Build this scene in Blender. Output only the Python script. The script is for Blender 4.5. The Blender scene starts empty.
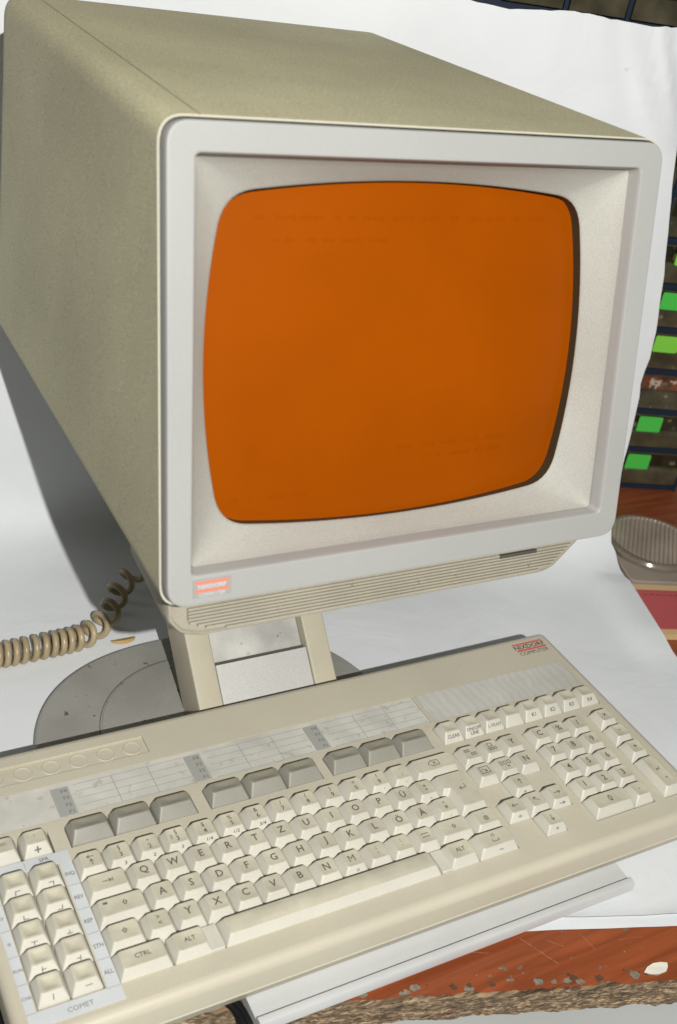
import bpy, math, random
from mathutils import Vector, Matrix, noise as mnoise
random.seed(4)
S = 0.001                       # everything below is written in millimetres
sc = bpy.context.scene
COL = sc.collection
U = 19.05                       # key pitch

# ------------------------------------------------------------------ materials
MATS = {}
def mat(name, col, rough=0.55, spec=0.4, grain=0.0, gscale=900, bump=0.0, bscale=900, blotch=0.0, blscale=14,
        coat=0.0, metal=0.0, specks=0.0, spscale=120, trans=0.0, speckcol=(0.05, 0.045, 0.04), thr=0.72, distort=0.0):
    """procedural surface: base colour varied by fine grain, broad blotches and small dirt specks"""
    m = bpy.data.materials.new(name); m.use_nodes = True
    nt = m.node_tree; N = nt.nodes; L = nt.links
    b = N['Principled BSDF']
    b.inputs['Roughness'].default_value = rough
    b.inputs['Specular IOR Level'].default_value = spec
    b.inputs['Metallic'].default_value = metal
    b.inputs['Coat Weight'].default_value = coat
    b.inputs['Transmission Weight'].default_value = trans
    tc = N.new('ShaderNodeTexCoord')
    def nz(scale, detail=3, dist=0.0):
        n = N.new('ShaderNodeTexNoise'); n.inputs['Scale'].default_value = scale
        n.inputs['Detail'].default_value = detail; n.inputs['Distortion'].default_value = dist
        L.new(tc.outputs['Object'], n.inputs['Vector']); return n
    def mul(a, fac_out, lo, hi):
        mr = N.new('ShaderNodeMapRange'); mr.inputs['From Min'].default_value = 0.3; mr.inputs['From Max'].default_value = 0.7
        mr.inputs['To Min'].default_value = lo; mr.inputs['To Max'].default_value = hi
        L.new(fac_out, mr.inputs['Value'])
        mx = N.new('ShaderNodeVectorMath'); mx.operation = 'SCALE'
        L.new(a, mx.inputs[0]); L.new(mr.outputs[0], mx.inputs['Scale']); return mx.outputs[0]
    rgb = N.new('ShaderNodeRGB'); rgb.outputs[0].default_value = (*col, 1)
    c = rgb.outputs[0]
    if blotch: c = mul(c, nz(blscale, 5, distort).outputs['Fac'], 1 - blotch, 1 + blotch)
    if grain: c = mul(c, nz(gscale, 2).outputs['Fac'], 1 - grain, 1 + grain)
    if specks:
        n = nz(spscale, 4)
        mr = N.new('ShaderNodeMapRange'); mr.inputs['From Min'].default_value = thr; mr.inputs['From Max'].default_value = thr + 0.04
        mr.inputs['To Max'].default_value = specks
        L.new(n.outputs['Fac'], mr.inputs['Value'])
        mx = N.new('ShaderNodeMix'); mx.data_type = 'RGBA'
        L.new(mr.outputs[0], mx.inputs['Factor']); L.new(c, mx.inputs['A']); mx.inputs['B'].default_value = (*speckcol, 1)
        c = mx.outputs['Result']
    L.new(c, b.inputs['Base Color'])
    if bump:
        bp = N.new('ShaderNodeBump'); bp.inputs['Strength'].default_value = bump; bp.inputs['Distance'].default_value = 0.0004
        L.new(nz(bscale, 2).outputs['Fac'], bp.inputs['Height']); L.new(bp.outputs[0], b.inputs['Normal'])
    MATS[name] = m
    return m

mat('housing_plastic', (0.535, 0.50, 0.325), 0.62, 0.3, grain=0.30, gscale=1150, bump=0.8, bscale=1100, blotch=0.12, blscale=8, specks=0.4, spscale=34, thr=0.72, speckcol=(0.36, 0.33, 0.22))
mat('frame_plastic', (0.345, 0.345, 0.33), 0.5, 0.4, grain=0.04, gscale=1400, bump=0.25, bscale=1300, blotch=0.03, blscale=12, specks=0.3, spscale=90, thr=0.76, speckcol=(0.3, 0.25, 0.2))
mat('rim_plastic', (0.50, 0.48, 0.39), 0.5)
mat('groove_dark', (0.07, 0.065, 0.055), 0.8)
mat('seam_dark', (0.20, 0.18, 0.11), 0.8)
mat('surround_plastic', (0.375, 0.365, 0.325), 0.58, 0.3, grain=0.10, gscale=1300, bump=0.45, bscale=1000, blotch=0.05, blscale=16, specks=0.3, spscale=50, thr=0.73, speckcol=(0.35, 0.3, 0.22))
mat('gasket', (0.045, 0.034, 0.016), 0.5)
mat('chin_plastic', (0.325, 0.30, 0.235), 0.6, 0.3, grain=0.08, gscale=900, blotch=0.08, blscale=25, specks=0.5, spscale=110, thr=0.7)
mat('stand_plastic', (0.46, 0.42, 0.32), 0.5, 0.4, grain=0.03, bump=0.15, blotch=0.06, blscale=18, specks=0.4, spscale=70, thr=0.73, speckcol=(0.3, 0.22, 0.13))
mat('panel_plastic', (0.50, 0.495, 0.47), 0.5, 0.4, grain=0.07, gscale=800, bump=0.4, bscale=700, blotch=0.04)
mat('recess_plastic', (0.46, 0.45, 0.42), 0.5, 0.4, grain=0.05, blotch=0.22, blscale=30, specks=0.7, spscale=90, thr=0.66, speckcol=(0.10, 0.08, 0.06))
mat('base_plastic', (0.30, 0.295, 0.265), 0.5, 0.4, grain=0.06, gscale=900, bump=0.3, blotch=0.10, blscale=22, specks=0.8, spscale=95, thr=0.665, speckcol=(0.04, 0.04, 0.035))
mat('case_plastic', (0.525, 0.485, 0.38), 0.45, 0.4, grain=0.03, bump=0.12, blotch=0.05, blscale=11, specks=0.45, spscale=60, thr=0.74, speckcol=(0.36, 0.27, 0.15))
mat('key_plastic', (0.57, 0.55, 0.475), 0.42, 0.4, grain=0.03, blotch=0.05, blscale=28, specks=0.3, spscale=120, thr=0.75, speckcol=(0.4, 0.33, 0.2))
mat('key_top', (0.54, 0.505, 0.395), 0.36, 0.45, grain=0.03, blotch=0.13, blscale=55, specks=0.3, spscale=130, thr=0.74, speckcol=(0.38, 0.3, 0.18))
mat('grey_key', (0.285, 0.275, 0.235), 0.45, 0.4, grain=0.04, blotch=0.06, blscale=30)
mat('grey_key_top', (0.25, 0.235, 0.185), 0.38, 0.45, grain=0.04, blotch=0.08, blscale=40)
mat('print_black', (0.125, 0.115, 0.10), 0.6)
mat('print_grey', (0.20, 0.20, 0.19), 0.6)
mat('print_light', (0.33, 0.33, 0.305), 0.6)
mat('overlay_film', (0.58, 0.60, 0.61), 0.35, 0.5, blotch=0.05, blscale=30, grain=0.02)
mat('strip_film', (0.57, 0.56, 0.505), 0.22, 0.5, blotch=0.13, blscale=45, coat=0.3, specks=0.5, spscale=130, thr=0.62, speckcol=(0.38, 0.35, 0.28))
mat('strip_bar', (0.37, 0.37, 0.34), 0.3, 0.5, coat=0.3)
mat('logo_red', (0.62, 0.10, 0.06), 0.5)
mat('logo_dark', (0.09, 0.03, 0.03), 0.5)
mat('logo_plate', (0.42, 0.42, 0.41), 0.35, 0.5, metal=0.3)
mat('logo_white', (0.56, 0.56, 0.55), 0.4)
mat('badge_red', (0.70, 0.20, 0.13), 0.45)
mat('rail_plastic', (0.52, 0.525, 0.52), 0.4, 0.45, grain=0.02, blotch=0.04, blscale=20, specks=0.3, spscale=70, thr=0.72, speckcol=(0.4, 0.36, 0.3))
mat('cable_rubber', (0.36, 0.285, 0.17), 0.36, 0.5, blotch=0.22, blscale=60, bump=0.3, bscale=300)
mat('plain_black', (0.008, 0.008, 0.009), 0.6, 0.2)
mat('chip_yellow', (0.46, 0.30, 0.11), 0.5)
mat('flake_white', (0.74, 0.71, 0.62), 0.5)
mat('paper', (0.71, 0.73, 0.745), 0.75, 0.2, blotch=0.03, blscale=7, specks=0.5, spscale=42, thr=0.745, speckcol=(0.3, 0.29, 0.27))
m = MATS['paper']; nt = m.node_tree; b = nt.nodes['Principled BSDF']
tc = [n for n in nt.nodes if n.type == 'TEX_COORD'][0]
nz_ = nt.nodes.new('ShaderNodeTexNoise'); nz_.inputs['Scale'].default_value = 9; nz_.inputs['Detail'].default_value = 4; nz_.inputs['Distortion'].default_value = 0.8
nt.links.new(tc.outputs['Object'], nz_.inputs['Vector'])
bp = nt.nodes.new('ShaderNodeBump'); bp.inputs['Strength'].default_value = 0.5; bp.inputs['Distance'].default_value = 0.006
nt.links.new(nz_.outputs['Fac'], bp.inputs['Height']); nt.links.new(bp.outputs[0], b.inputs['Normal'])
mat('paper_edge', (0.05, 0.05, 0.045), 0.8)
mat('cabinet_blue', (0.012, 0.022, 0.042), 0.4, 0.4, blotch=0.1)
mat('drawer_plastic', (0.026, 0.022, 0.012), 0.18, 0.6, blotch=0.6, blscale=22, specks=0.8, spscale=48, thr=0.63, speckcol=(0.22, 0.17, 0.11), distort=1.0)
mat('drawer_lip', (0.070, 0.062, 0.038), 0.15, 0.6, blotch=0.4, blscale=40, specks=0.6, spscale=70, thr=0.66, speckcol=(0.3, 0.24, 0.16))
mat('drawer_parts', (0.16, 0.055, 0.03), 0.4, 0.5, blotch=0.5, blscale=60, specks=0.9, spscale=80, thr=0.57, speckcol=(0.5, 0.42, 0.33))
mat('part_metal', (0.30, 0.29, 0.25), 0.25, 0.6, metal=0.8)
mat('part_brown', (0.10, 0.04, 0.02), 0.4)
mat('part_tan', (0.16, 0.125, 0.07), 0.4)
mat('label_green', (0.07, 0.53, 0.07), 0.6)
mat('label_lime', (0.22, 0.62, 0.06), 0.6)
mat('label_orange', (0.75, 0.30, 0.03), 0.6)
mat('glass_grey', (0.22, 0.18, 0.14), 0.15, 0.6, coat=0.4, blotch=0.25, blscale=30)
mat('glass_rib', (0.40, 0.335, 0.27), 0.2, 0.6, coat=0.3, blotch=0.15, blscale=25)
mat('book_pink', (0.46, 0.09, 0.095), 0.6, blotch=0.06)
mat('book_cream', (0.60, 0.42, 0.22), 0.6)
mat('slab_grey', (0.30, 0.25, 0.20), 0.6, blotch=0.1, blscale=20, specks=0.5, spscale=60, thr=0.7)
mat('wall_paint', (0.30, 0.26, 0.21), 0.8, blotch=0.05)
mat('floor_pale', (0.56, 0.58, 0.565), 0.7, blotch=0.08, blscale=5)

# amber screen: orange filter with faint burnt-in rows
m = mat('screen_amber', (0.272, 0.0535, 0.0002), 0.38, 0.07, blotch=0.10, blscale=9, coat=0.05)
nt = m.node_tree; b = nt.nodes['Principled BSDF']; b.inputs['Coat Roughness'].default_value = 0.22
tc = [n for n in nt.nodes if n.type == 'TEX_COORD'][0]
src = b.inputs['Base Color'].links[0].from_socket
wv = nt.nodes.new('ShaderNodeTexWave'); wv.bands_direction = 'Z'; wv.inputs['Scale'].default_value = 190; wv.inputs['Distortion'].default_value = 0.4
nt.links.new(tc.outputs['Object'], wv.inputs['Vector'])
mr = nt.nodes.new('ShaderNodeMapRange'); mr.inputs['To Min'].default_value = 0.985; mr.inputs['To Max'].default_value = 1.015
nt.links.new(wv.outputs['Fac'], mr.inputs['Value'])
vm = nt.nodes.new('ShaderNodeVectorMath'); vm.operation = 'SCALE'
nt.links.new(src, vm.inputs[0]); nt.links.new(mr.outputs[0], vm.inputs['Scale']); nt.links.new(vm.outputs[0], b.inputs['Base Color'])
mat('screen_ghost', (0.247, 0.047, 0.0002), 0.38, 0.07, coat=0.05)
MATS['screen_ghost'].node_tree.nodes['Principled BSDF'].inputs['Coat Roughness'].default_value = 0.22

# ribbed clear cover of the right label strip
m = mat('ribbed_film', (0.52, 0.51, 0.46), 0.28, 0.5, coat=0.3, blotch=0.08, blscale=40)
nt = m.node_tree; b = nt.nodes['Principled BSDF']
tc = [n for n in nt.nodes if n.type == 'TEX_COORD'][0]
src = b.inputs['Base Color'].links[0].from_socket
wv = nt.nodes.new('ShaderNodeTexWave'); wv.bands_direction = 'X'; wv.inputs['Scale'].default_value = 42; wv.inputs['Distortion'].default_value = 9; wv.inputs['Detail Scale'].default_value = 0.7
nt.links.new(tc.outputs['Object'], wv.inputs['Vector'])
mr = nt.nodes.new('ShaderNodeMapRange'); mr.inputs['To Min'].default_value = 0.965; mr.inputs['To Max'].default_value = 1.05
nt.links.new(wv.outputs['Fac'], mr.inputs['Value'])
vm = nt.nodes.new('ShaderNodeVectorMath'); vm.operation = 'SCALE'
nt.links.new(src, vm.inputs[0]); nt.links.new(mr.outputs[0], vm.inputs['Scale']); nt.links.new(vm.outputs[0], b.inputs['Base Color'])

def wood_mat(name, dark, light, rough, chips=False):
    m = bpy.data.materials.new(name); m.use_nodes = True
    nt = m.node_tree; N = nt.nodes; L = nt.links; b = N['Principled BSDF']
    b.inputs['Roughness'].default_value = rough; b.inputs['Specular IOR Level'].default_value = 0.45
    tc = N.new('ShaderNodeTexCoord'); mp = N.new('ShaderNodeMapping'); mp.inputs['Rotation'].default_value = (0, 0, math.radians(19))
    mp.inputs['Scale'].default_value = (3.0, 48, 48); L.new(tc.outputs['Object'], mp.inputs['Vector'])
    n = N.new('ShaderNodeTexNoise'); n.inputs['Scale'].default_value = 3.2; n.inputs['Detail'].default_value = 7; n.inputs['Distortion'].default_value = 0.5
    L.new(mp.outputs[0], n.inputs['Vector'])
    r = N.new('ShaderNodeValToRGB'); r.color_ramp.elements[0].position = 0.36; r.color_ramp.elements[1].position = 0.66
    r.color_ramp.elements[0].color = (*dark, 1); r.color_ramp.elements[1].color = (*light, 1)
    L.new(n.outputs['Fac'], r.inputs['Fac']); c = r.outputs[0]
    if chips:
        for scale, thr, colr, amt in ((75, 0.665, (0.16, 0.14, 0.10), 0.9), (210, 0.73, (0.42, 0.22, 0.12), 0.7), (38, 0.70, (0.10, 0.035, 0.015), 0.6)):
            n2 = N.new('ShaderNodeTexNoise'); n2.inputs['Scale'].default_value = scale; n2.inputs['Detail'].default_value = 3
            L.new(tc.outputs['Object'], n2.inputs['Vector'])
            mr = N.new('ShaderNodeMapRange'); mr.inputs['From Min'].default_value = thr; mr.inputs['From Max'].default_value = thr + 0.03
            mr.inputs['To Max'].default_value = amt; L.new(n2.outputs['Fac'], mr.inputs['Value'])
            mx = N.new('ShaderNodeMix'); mx.data_type = 'RGBA'; L.new(mr.outputs[0], mx.inputs['Factor']); L.new(c, mx.inputs['A'])
            mx.inputs['B'].default_value = (*colr, 1); c = mx.outputs['Result']
    L.new(c, b.inputs['Base Color']); MATS[name] = m
wood_mat('lacquer_wood', (0.215, 0.052, 0.017), (0.315, 0.080, 0.027), 0.38, True)

mat('scar_grey', (0.20, 0.175, 0.13), 0.8, blotch=0.3, blscale=300)
mat('scar_dark', (0.10, 0.05, 0.028), 0.7, blotch=0.3, blscale=300)
mat('scar_line', (0.36, 0.17, 0.09), 0.7)
def particle_mat():
    m = bpy.data.materials.new('particle_board'); m.use_nodes = True
    nt = m.node_tree; N = nt.nodes; L = nt.links; b = N['Principled BSDF']; b.inputs['Roughness'].default_value = 0.9
    tc = N.new('ShaderNodeTexCoord'); mp = N.new('ShaderNodeMapping'); mp.inputs['Rotation'].default_value = (0, 0, math.radians(19)); mp.inputs['Scale'].default_value = (0.28, 1.5, 3.4)
    L.new(tc.outputs['Object'], mp.inputs['Vector'])
    v = N.new('ShaderNodeTexVoronoi'); v.inputs['Scale'].default_value = 520; L.new(mp.outputs[0], v.inputs['Vector'])
    n = N.new('ShaderNodeTexNoise'); n.inputs['Scale'].default_value = 130; n.inputs['Detail'].default_value = 8; L.new(mp.outputs[0], n.inputs['Vector'])
    s = N.new('ShaderNodeSeparateColor'); L.new(v.outputs['Color'], s.inputs[0])
    ad = N.new('ShaderNodeMath'); ad.operation = 'MULTIPLY_ADD'; ad.inputs[1].default_value = 0.45; L.new(s.outputs[0], ad.inputs[0])
    sb = N.new('ShaderNodeMath'); sb.operation = 'SUBTRACT'; sb.inputs[1].default_value = 0.2; L.new(n.outputs['Fac'], sb.inputs[0]); L.new(sb.outputs[0], ad.inputs[2])
    r = N.new('ShaderNodeValToRGB'); r.color_ramp.elements[0].position = 0.2; r.color_ramp.elements[1].position = 0.85
    r.color_ramp.elements[0].color = (0.035, 0.022, 0.013, 1); r.color_ramp.elements[1].color = (0.42, 0.31, 0.19, 1)
    e = r.color_ramp.elements.new(0.5); e.color = (0.15, 0.10, 0.058, 1)
    L.new(ad.outputs[0], r.inputs['Fac']); L.new(r.outputs[0], b.inputs['Base Color'])
    bp = N.new('ShaderNodeBump'); bp.inputs['Strength'].default_value = 1.0; bp.inputs['Distance'].default_value = 0.0012
    L.new(ad.outputs[0], bp.inputs['Height']); L.new(bp.outputs[0], b.inputs['Normal'])
    MATS['particle_board'] = m
particle_mat()

# ------------------------------------------------------------------ mesh helpers
class G:
    """collects faces (in mm, world coordinates) and links them as ONE mesh object"""
    def __init__(s): s.v = []; s.f = []; s.m = []; s.mats = []
    def mi(s, name):
        if name not in s.mats: s.mats.append(name)
        return s.mats.index(name)
    def add(s, vs, fs, mname):
        o = len(s.v); s.v += [tuple(p) for p in vs]; k = s.mi(mname)
        for f in fs: s.f.append(tuple(i + o for i in f)); s.m.append(k)
    def quad(s, a, b, c, d, mname): s.add([a, b, c, d], [(0, 1, 2, 3)], mname)
    def rings(s, rings, mname, cap0=None, cap1=None, closed=True):
        n = len(rings[0]); vs = [p for r in rings for p in r]; fs = []
        for k in range(len(rings) - 1):
            for i in range(n if closed else n - 1):
                j = (i + 1) % n
                fs.append((k * n + i, k * n + j, (k + 1) * n + j, (k + 1) * n + i))
        o = len(s.v); s.add(vs, fs, mname)
        if cap0: s.f.append(tuple(o + i for i in reversed(range(n)))); s.m.append(s.mi(cap0))
        if cap1: s.f.append(tuple(o + (len(rings) - 1) * n + i for i in range(n))); s.m.append(s.mi(cap1))
    def box(s, x0, x1, y0, y1, z0, z1, mname, fn=None):
        P = [(x, y, z) for z in (z0, z1) for y in (y0, y1) for x in (x0, x1)]
        if fn: P = [fn(*p) for p in P]
        s.add(P, [(0, 2, 3, 1), (4, 5, 7, 6), (0, 1, 5, 4), (1, 3, 7, 5), (3, 2, 6, 7), (2, 0, 4, 6)], mname)
    def build(s, name, parent=None, smooth=True, angle=32):
        me = bpy.data.meshes.new(name)
        off = Vector(parent['base_mm']) if parent is not None else Vector((0, 0, 0))
        me.from_pydata([((p[0] - off.x) * S, (p[1] - off.y) * S, (p[2] - off.z) * S) for p in s.v], [], s.f)
        for n in s.mats: me.materials.append(MATS[n])
        me.polygons.foreach_set('material_index', s.m)
        if smooth:
            me.polygons.foreach_set('use_smooth', [True] * len(me.polygons))
            me.set_sharp_from_angle(angle=math.radians(angle))
        me.update()
        o = bpy.data.objects.new(name, me); COL.objects.link(o)
        if parent is not None: 
            o.parent = parent['holder']
        return o

def thing(name, label, cat, base, group=None):
    o = bpy.data.objects.new(name, None); COL.objects.link(o)
    o.location = Vector(base) * S; o.empty_display_size = 0.02
    o['label'] = label; o['category'] = cat
    if group: o['group'] = group
    return {'holder': o, 'base_mm': base}
def part(g, name, t, parent=None, **k):
    o = g.build(name, t, **k)
    if parent is not None: o.parent = parent
    return o
def tag(o, label, cat, group=None):
    o['label'] = label; o['category'] = cat
    if group: o['group'] = group
    return o
def structure(o): o['kind'] = 'structure'; return o

def offset_poly(pts, d):
    """inset (d>0) a counter-clockwise polygon"""
    n = len(pts); out = []
    for i in range(n):
        p0, p1, p2 = pts[i - 1], pts[i], pts[(i + 1) % n]
        a = Vector((p1[0] - p0[0], p1[1] - p0[1])).normalized(); b = Vector((p2[0] - p1[0], p2[1] - p1[1])).normalized()
        na = Vector((-a.y, a.x)); nb = Vector((-b.y, b.x)); m = (na + nb); k = d / max(0.2, (1 + na.dot(nb)))
        out.append((p1[0] + m.x * k, p1[1] + m.y * k))
    return out
def round_poly(pts, r, n=4):
    out = []; N_ = len(pts)
    for i in range(N_):
        p0, p1, p2 = [Vector(q) for q in (pts[i - 1], pts[i], pts[(i + 1) % N_])]
        a = (p0 - p1); b = (p2 - p1); rr = min(r, a.length * 0.45, b.length * 0.45)
        s = p1 + a.normalized() * rr; e = p1 + b.normalized() * rr
        for k in range(n + 1):
            t = k / n
            q = s * (1 - t) ** 2 + p1 * 2 * t * (1 - t) + e * t * t
            out.append((q.x, q.y))
    return out
def rect(x0, x1, y0, y1): return [(x0, y0), (x1, y0), (x1, y1), (x0, y1)]

# text -> flat triangles, cached
_TXT = {}
def glyphs(s):
    if s not in _TXT:
        cu = bpy.data.curves.new('t', 'FONT'); cu.body = s; cu.size = 1.0; cu.resolution_u = 2
        cu.align_x = 'CENTER'; cu.align_y = 'CENTER'; cu.space_line = 0.85; cu.offset = 0.0 if 'M' in s else 0.017
        ob = bpy.data.objects.new('t', cu); COL.objects.link(ob)
        me = bpy.data.meshes.new_from_object(ob.evaluated_get(bpy.context.evaluated_depsgraph_get()))
        vs = [(v.co.x, v.co.y) for v in me.vertices]; fs = [tuple(p.vertices) for p in me.polygons]
        if vs:
            cx = (min(v[0] for v in vs) + max(v[0] for v in vs)) / 2; cy = (min(v[1] for v in vs) + max(v[1] for v in vs)) / 2
            vs = [(v[0] - cx, v[1] - cy) for v in vs]
        bpy.data.objects.remove(ob); bpy.data.meshes.remove(me); bpy.data.curves.remove(cu)
        _TXT[s] = (vs, fs)
    return _TXT[s]
def text(g, s, size, fn, mname, sx=1.0):
    vs, fs = glyphs(s)
    g.add([fn(v[0] * size * sx, v[1] * size) for v in vs], fs, mname)

def stroke(g, pts, w, fn, mname):
    for a, b in zip(pts[:-1], pts[1:]):
        a = Vector(a); b = Vector(b); d = (b - a).normalized(); n = Vector((-d.y, d.x)) * w / 2; a = a - d * w * 0.4; b = b + d * w * 0.4
        g.quad(fn(*(a - n)), fn(*(b - n)), fn(*(b + n)), fn(*(a + n)), mname)

# ------------------------------------------------------------------ camera
cam = bpy.data.cameras.new('camera'); co = bpy.data.objects.new('camera', cam); COL.objects.link(co)
R = Vector((0.871373, -0.465396, 0.155292)); D = Vector((-0.129176, -0.522982, -0.842498)); F = Vector((0.47331, 0.71407, -0.515831))
M = Matrix((R, -D, -F)).transposed().to_4x4(); M.translation = Vector((-161.537, -461.701, 627.994)) * S
co.matrix_world = M
cam.sensor_width = 36; cam.sensor_fit = 'AUTO'; cam.lens = 1130 / 1024 * 36
cam.clip_start = 0.02; cam.clip_end = 50
cam.dof.use_dof = True; cam.dof.focus_distance = 0.84; cam.dof.aperture_fstop = 10.0
sc.camera = co

# ------------------------------------------------------------------ table frame (turned 19 degrees from the keyboard)
TH = math.radians(19)
def T(p, q, z): return (p * math.cos(TH) + q * math.sin(TH), -(p * math.sin(TH)) + q * math.cos(TH), z)

# table: lacquered chipboard
tb = thing('wooden_table', 'worn red brown lacquered chipboard table with its broken front edge under the keyboard', 'table', T(200, 200, -760))
def fq(p): return -67.0 + (p - 78) * 0.021
def rag(p, a, s, seed): return a * mnoise.noise(Vector((p * s, seed, 0.3))) + a * 0.5 * mnoise.noise(Vector((p * s * 3.1, seed + 5, 1.3)))
g = G()                                        # lacquered skin with a ragged front edge
ps = [-900 + 2.0 * i for i in range(0, 1051)]
top = []; front = []
for i, p in enumerate(ps):
    f = fq(p) + 1.6 + 4.5 * max(0, mnoise.noise(Vector((p * 0.05, 2, 0.3)))) + rag(p, 1.1, 0.3, 9)
    front.append(f)
vs = []
for p, f in zip(ps, front): vs += [T(p, f, -0.9), T(p, f, 0), T(p, f + 30, 0), T(p, 1100, 0)]
fs = []
for i in range(len(ps) - 1):
    for k in range(3): fs.append((i * 4 + k, i * 4 + 4 + k, i * 4 + 5 + k, i * 4 + k + 1))
g.add(vs, fs, 'lacquer_wood')
random.seed(8)
for k in range(70):                            # scars where the lacquer has flaked off, thickest along the edge
    p = random.uniform(60, 430); q = fq(p) + 4 + abs(random.gauss(0, 1)) * 6.5; rad = random.uniform(0.5, 1.5) * (2.2 if q < fq(p) + 8 else 1.0); n_ = 11
    pts_ = [T(p + rad * random.uniform(.6, 1.15) * 1.3 * math.cos(6.283 * i / n_), q + rad * random.uniform(.6, 1.15) * math.sin(6.283 * i / n_), 0.05 + 0.006 * k) for i in range(n_)]
    g.add(pts_, [tuple(range(n_))], random.choice(('scar_grey', 'scar_grey', 'scar_dark')))
for (p0, q0, p1, q1) in ((300, -22, 322, -44), (318, -24, 330, -30), (345, -20, 352, -33), (250, -30, 275, -33), (372, -26, 392, -24)):   # scratches
    for k in range(6):
        t = k / 6; a, b_ = p0 + (p1 - p0) * t, q0 + (q1 - q0) * t; w_ = random.uniform(.15, .45)
        g.quad(T(a, b_, .06), T(a + (p1 - p0) / 7, b_ + (q1 - q0) / 7, .06), T(a + (p1 - p0) / 7 + w_, b_ + (q1 - q0) / 7 + w_, .06), T(a + w_, b_ + w_, .06), 'scar_line')
part(g, 'lacquered_top', tb, smooth=False)
g = G(); zs = [-0.9, -1.2, -3, -6, -9, -12, -15, -17.5, -19]
vs = []; ps2 = [-900 + 2.5 * i for i in range(0, 841)]
for p in ps2:
    vs.append(T(p, 1100, -1.0))
    vs.append(T(p, fq(p) + 22, -1.0))
    for z in zs:
        k = 1.8 * mnoise.noise(Vector((p * 0.06, z * 0.25, 4))) + 1.3 * mnoise.noise(Vector((p * 0.33, z * 0.5, 8)))
        k += -2.0 if z < -12 else 0
        vs.append(T(p, fq(p) - 1.5 + k + (0.9 if z > -1 else 0), z + (rag(p, 2.2, 0.04, 31) if z < -18 else 0)))
    vs.append(T(p, 1100, -19))
nr = len(zs) + 3; fs = []
for i in range(len(ps2) - 1):
    for k in range(nr - 1): fs.append((i * nr + k + 1, i * nr + nr + k + 1, i * nr + nr + k, i * nr + k))
g.add(vs, fs, 'particle_board')
part(g, 'chipboard_core', tb, smooth=False)
for (p, q) in ((-850, 0), (1150, 0), (-850, 1040), (1150, 1040)):
    g = G(); g.box(p - 25, p + 25, q - 25, q + 25, -760, -19, 'lacquer_wood', T); part(g, 'leg', tb, smooth=False)

g = G(); g.quad((-4000, -4000, -760), (5000, -4000, -760), (5000, 5000, -760), (-4000, 5000, -760), 'floor_pale')
structure(g.build('floor'))
g = G(); g.box(-1500, 2500, 1104, 1180, -760, 1600, 'wall_paint', T); structure(g.build('wall'))
# pale board lying low in front of the table
g = G()
ring = round_poly(rect(60, 620, -330, 200), 60, 8)
g.rings([[T(x, y, z) for x, y in offset_poly(ring, i)] for z, i in ((-190, 0), (-172, 0), (-168, 3), (-167, 8))], 'floor_pale', cap1='floor_pale')
o = g.build('white_board'); tag(o, 'white smooth board low beneath the broken table edge', 'board')

# ------------------------------------------------------------------ paper backdrop
prof = [(-8, 2.4), (-5, 1.7), (0, 1.4), (8, 1.2)] + [(q, 1.2) for q in range(30, 391, 20)] + [(400, 1.8), (412, 3), (424, 5.5), (435, 9), (444, 14), (451, 21), (456, 31), (459, 44), (460, 58)] + [(460, z) for z in range(75, 520, 14)] + [(460, 526)]
def pright(q, z):
    if z > 20:
        tab = [(20, 545), (70, 538), (142, 534), (195, 530), (205, 526), (222, 529), (262, 526), (322, 515), (395, 497), (460, 482), (530, 470)]
        for (z0, a), (z1, b_) in zip(tab[:-1], tab[1:]):
            if z <= z1: return a + (b_ - a) * (z - z0) / (z1 - z0)
        return tab[-1][1]
    if q > 300: return 549
    return 549 + (300 - q) * 0.22
def sheetpt(i, j, nj):
    q, z = prof[i]
    pr = pright(q, z) + (1.2 * mnoise.noise(Vector((z * 0.05, q * 0.03, 3))) if z > 20 else 0)
    u = j / nj; p = -560 + (pr + 560) * u
    if z > 20:
        up = (z - 20) / 500
        q += 5 * up * math.sin(p * 0.012 + 1.0) + 4 * mnoise.noise(Vector((p * 0.008, z * 0.008, 1))) + 1.3 * mnoise.noise(Vector((p * 0.03, z * 0.022, 6))) * min(1, up * 3)
        # crease in the upper right corner
        d = (p - 462) * 0.80 + (z - 470) * 0.42; e = (z - 490) / 55.0
        q -= 11 * math.exp(-(d / 9) ** 2) * math.exp(-e * e)
        q += 7 * math.exp(-((d + 22) / 12) ** 2) * math.exp(-e * e)
        q += 0.0016 * max(0, p - 430) ** 2 * up
        if i >= len(prof) - 2:
            t = (z - 500) / 26
            z += (4.0 * mnoise.noise(Vector((p * 0.018, 7, 2))) + 1.5 * mnoise.noise(Vector((p * 0.11, 7, 2)))) * (1 if i == len(prof) - 1 else 0.5)
            if i == len(prof) - 1: z -= 0.9 * max(0, math.exp(-((p - 300) / 30) ** 2)) * 4
    else:
        z += 0.25 * mnoise.noise(Vector((p * 0.02, q * 0.02, 5)))
        sm = lambda a: max(0, min(1, a)) ** 2 * (3 - 2 * max(0, min(1, a)))
        z = max(z, 9.0 * sm((p - 495) / 34) * sm((q - 270) / 40) * sm((430 - q) / 30))
        if i < 2:
            q += 2.0 * mnoise.noise(Vector((p * 0.025, 1, 2))); z += 1.2 * abs(mnoise.noise(Vector((p * 0.02, 3, 2))))
    return T(p, q, max(z, 0.6))
g = G(); NJ = 150
vs = [sheetpt(i, j, NJ) for i in range(len(prof)) for j in range(NJ + 1)]
fs = [(i * (NJ + 1) + j, i * (NJ + 1) + j + 1, (i + 1) * (NJ + 1) + j + 1, (i + 1) * (NJ + 1) + j) for i in range(len(prof) - 1) for j in range(NJ)]
g.add(vs, fs, 'paper')
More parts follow.
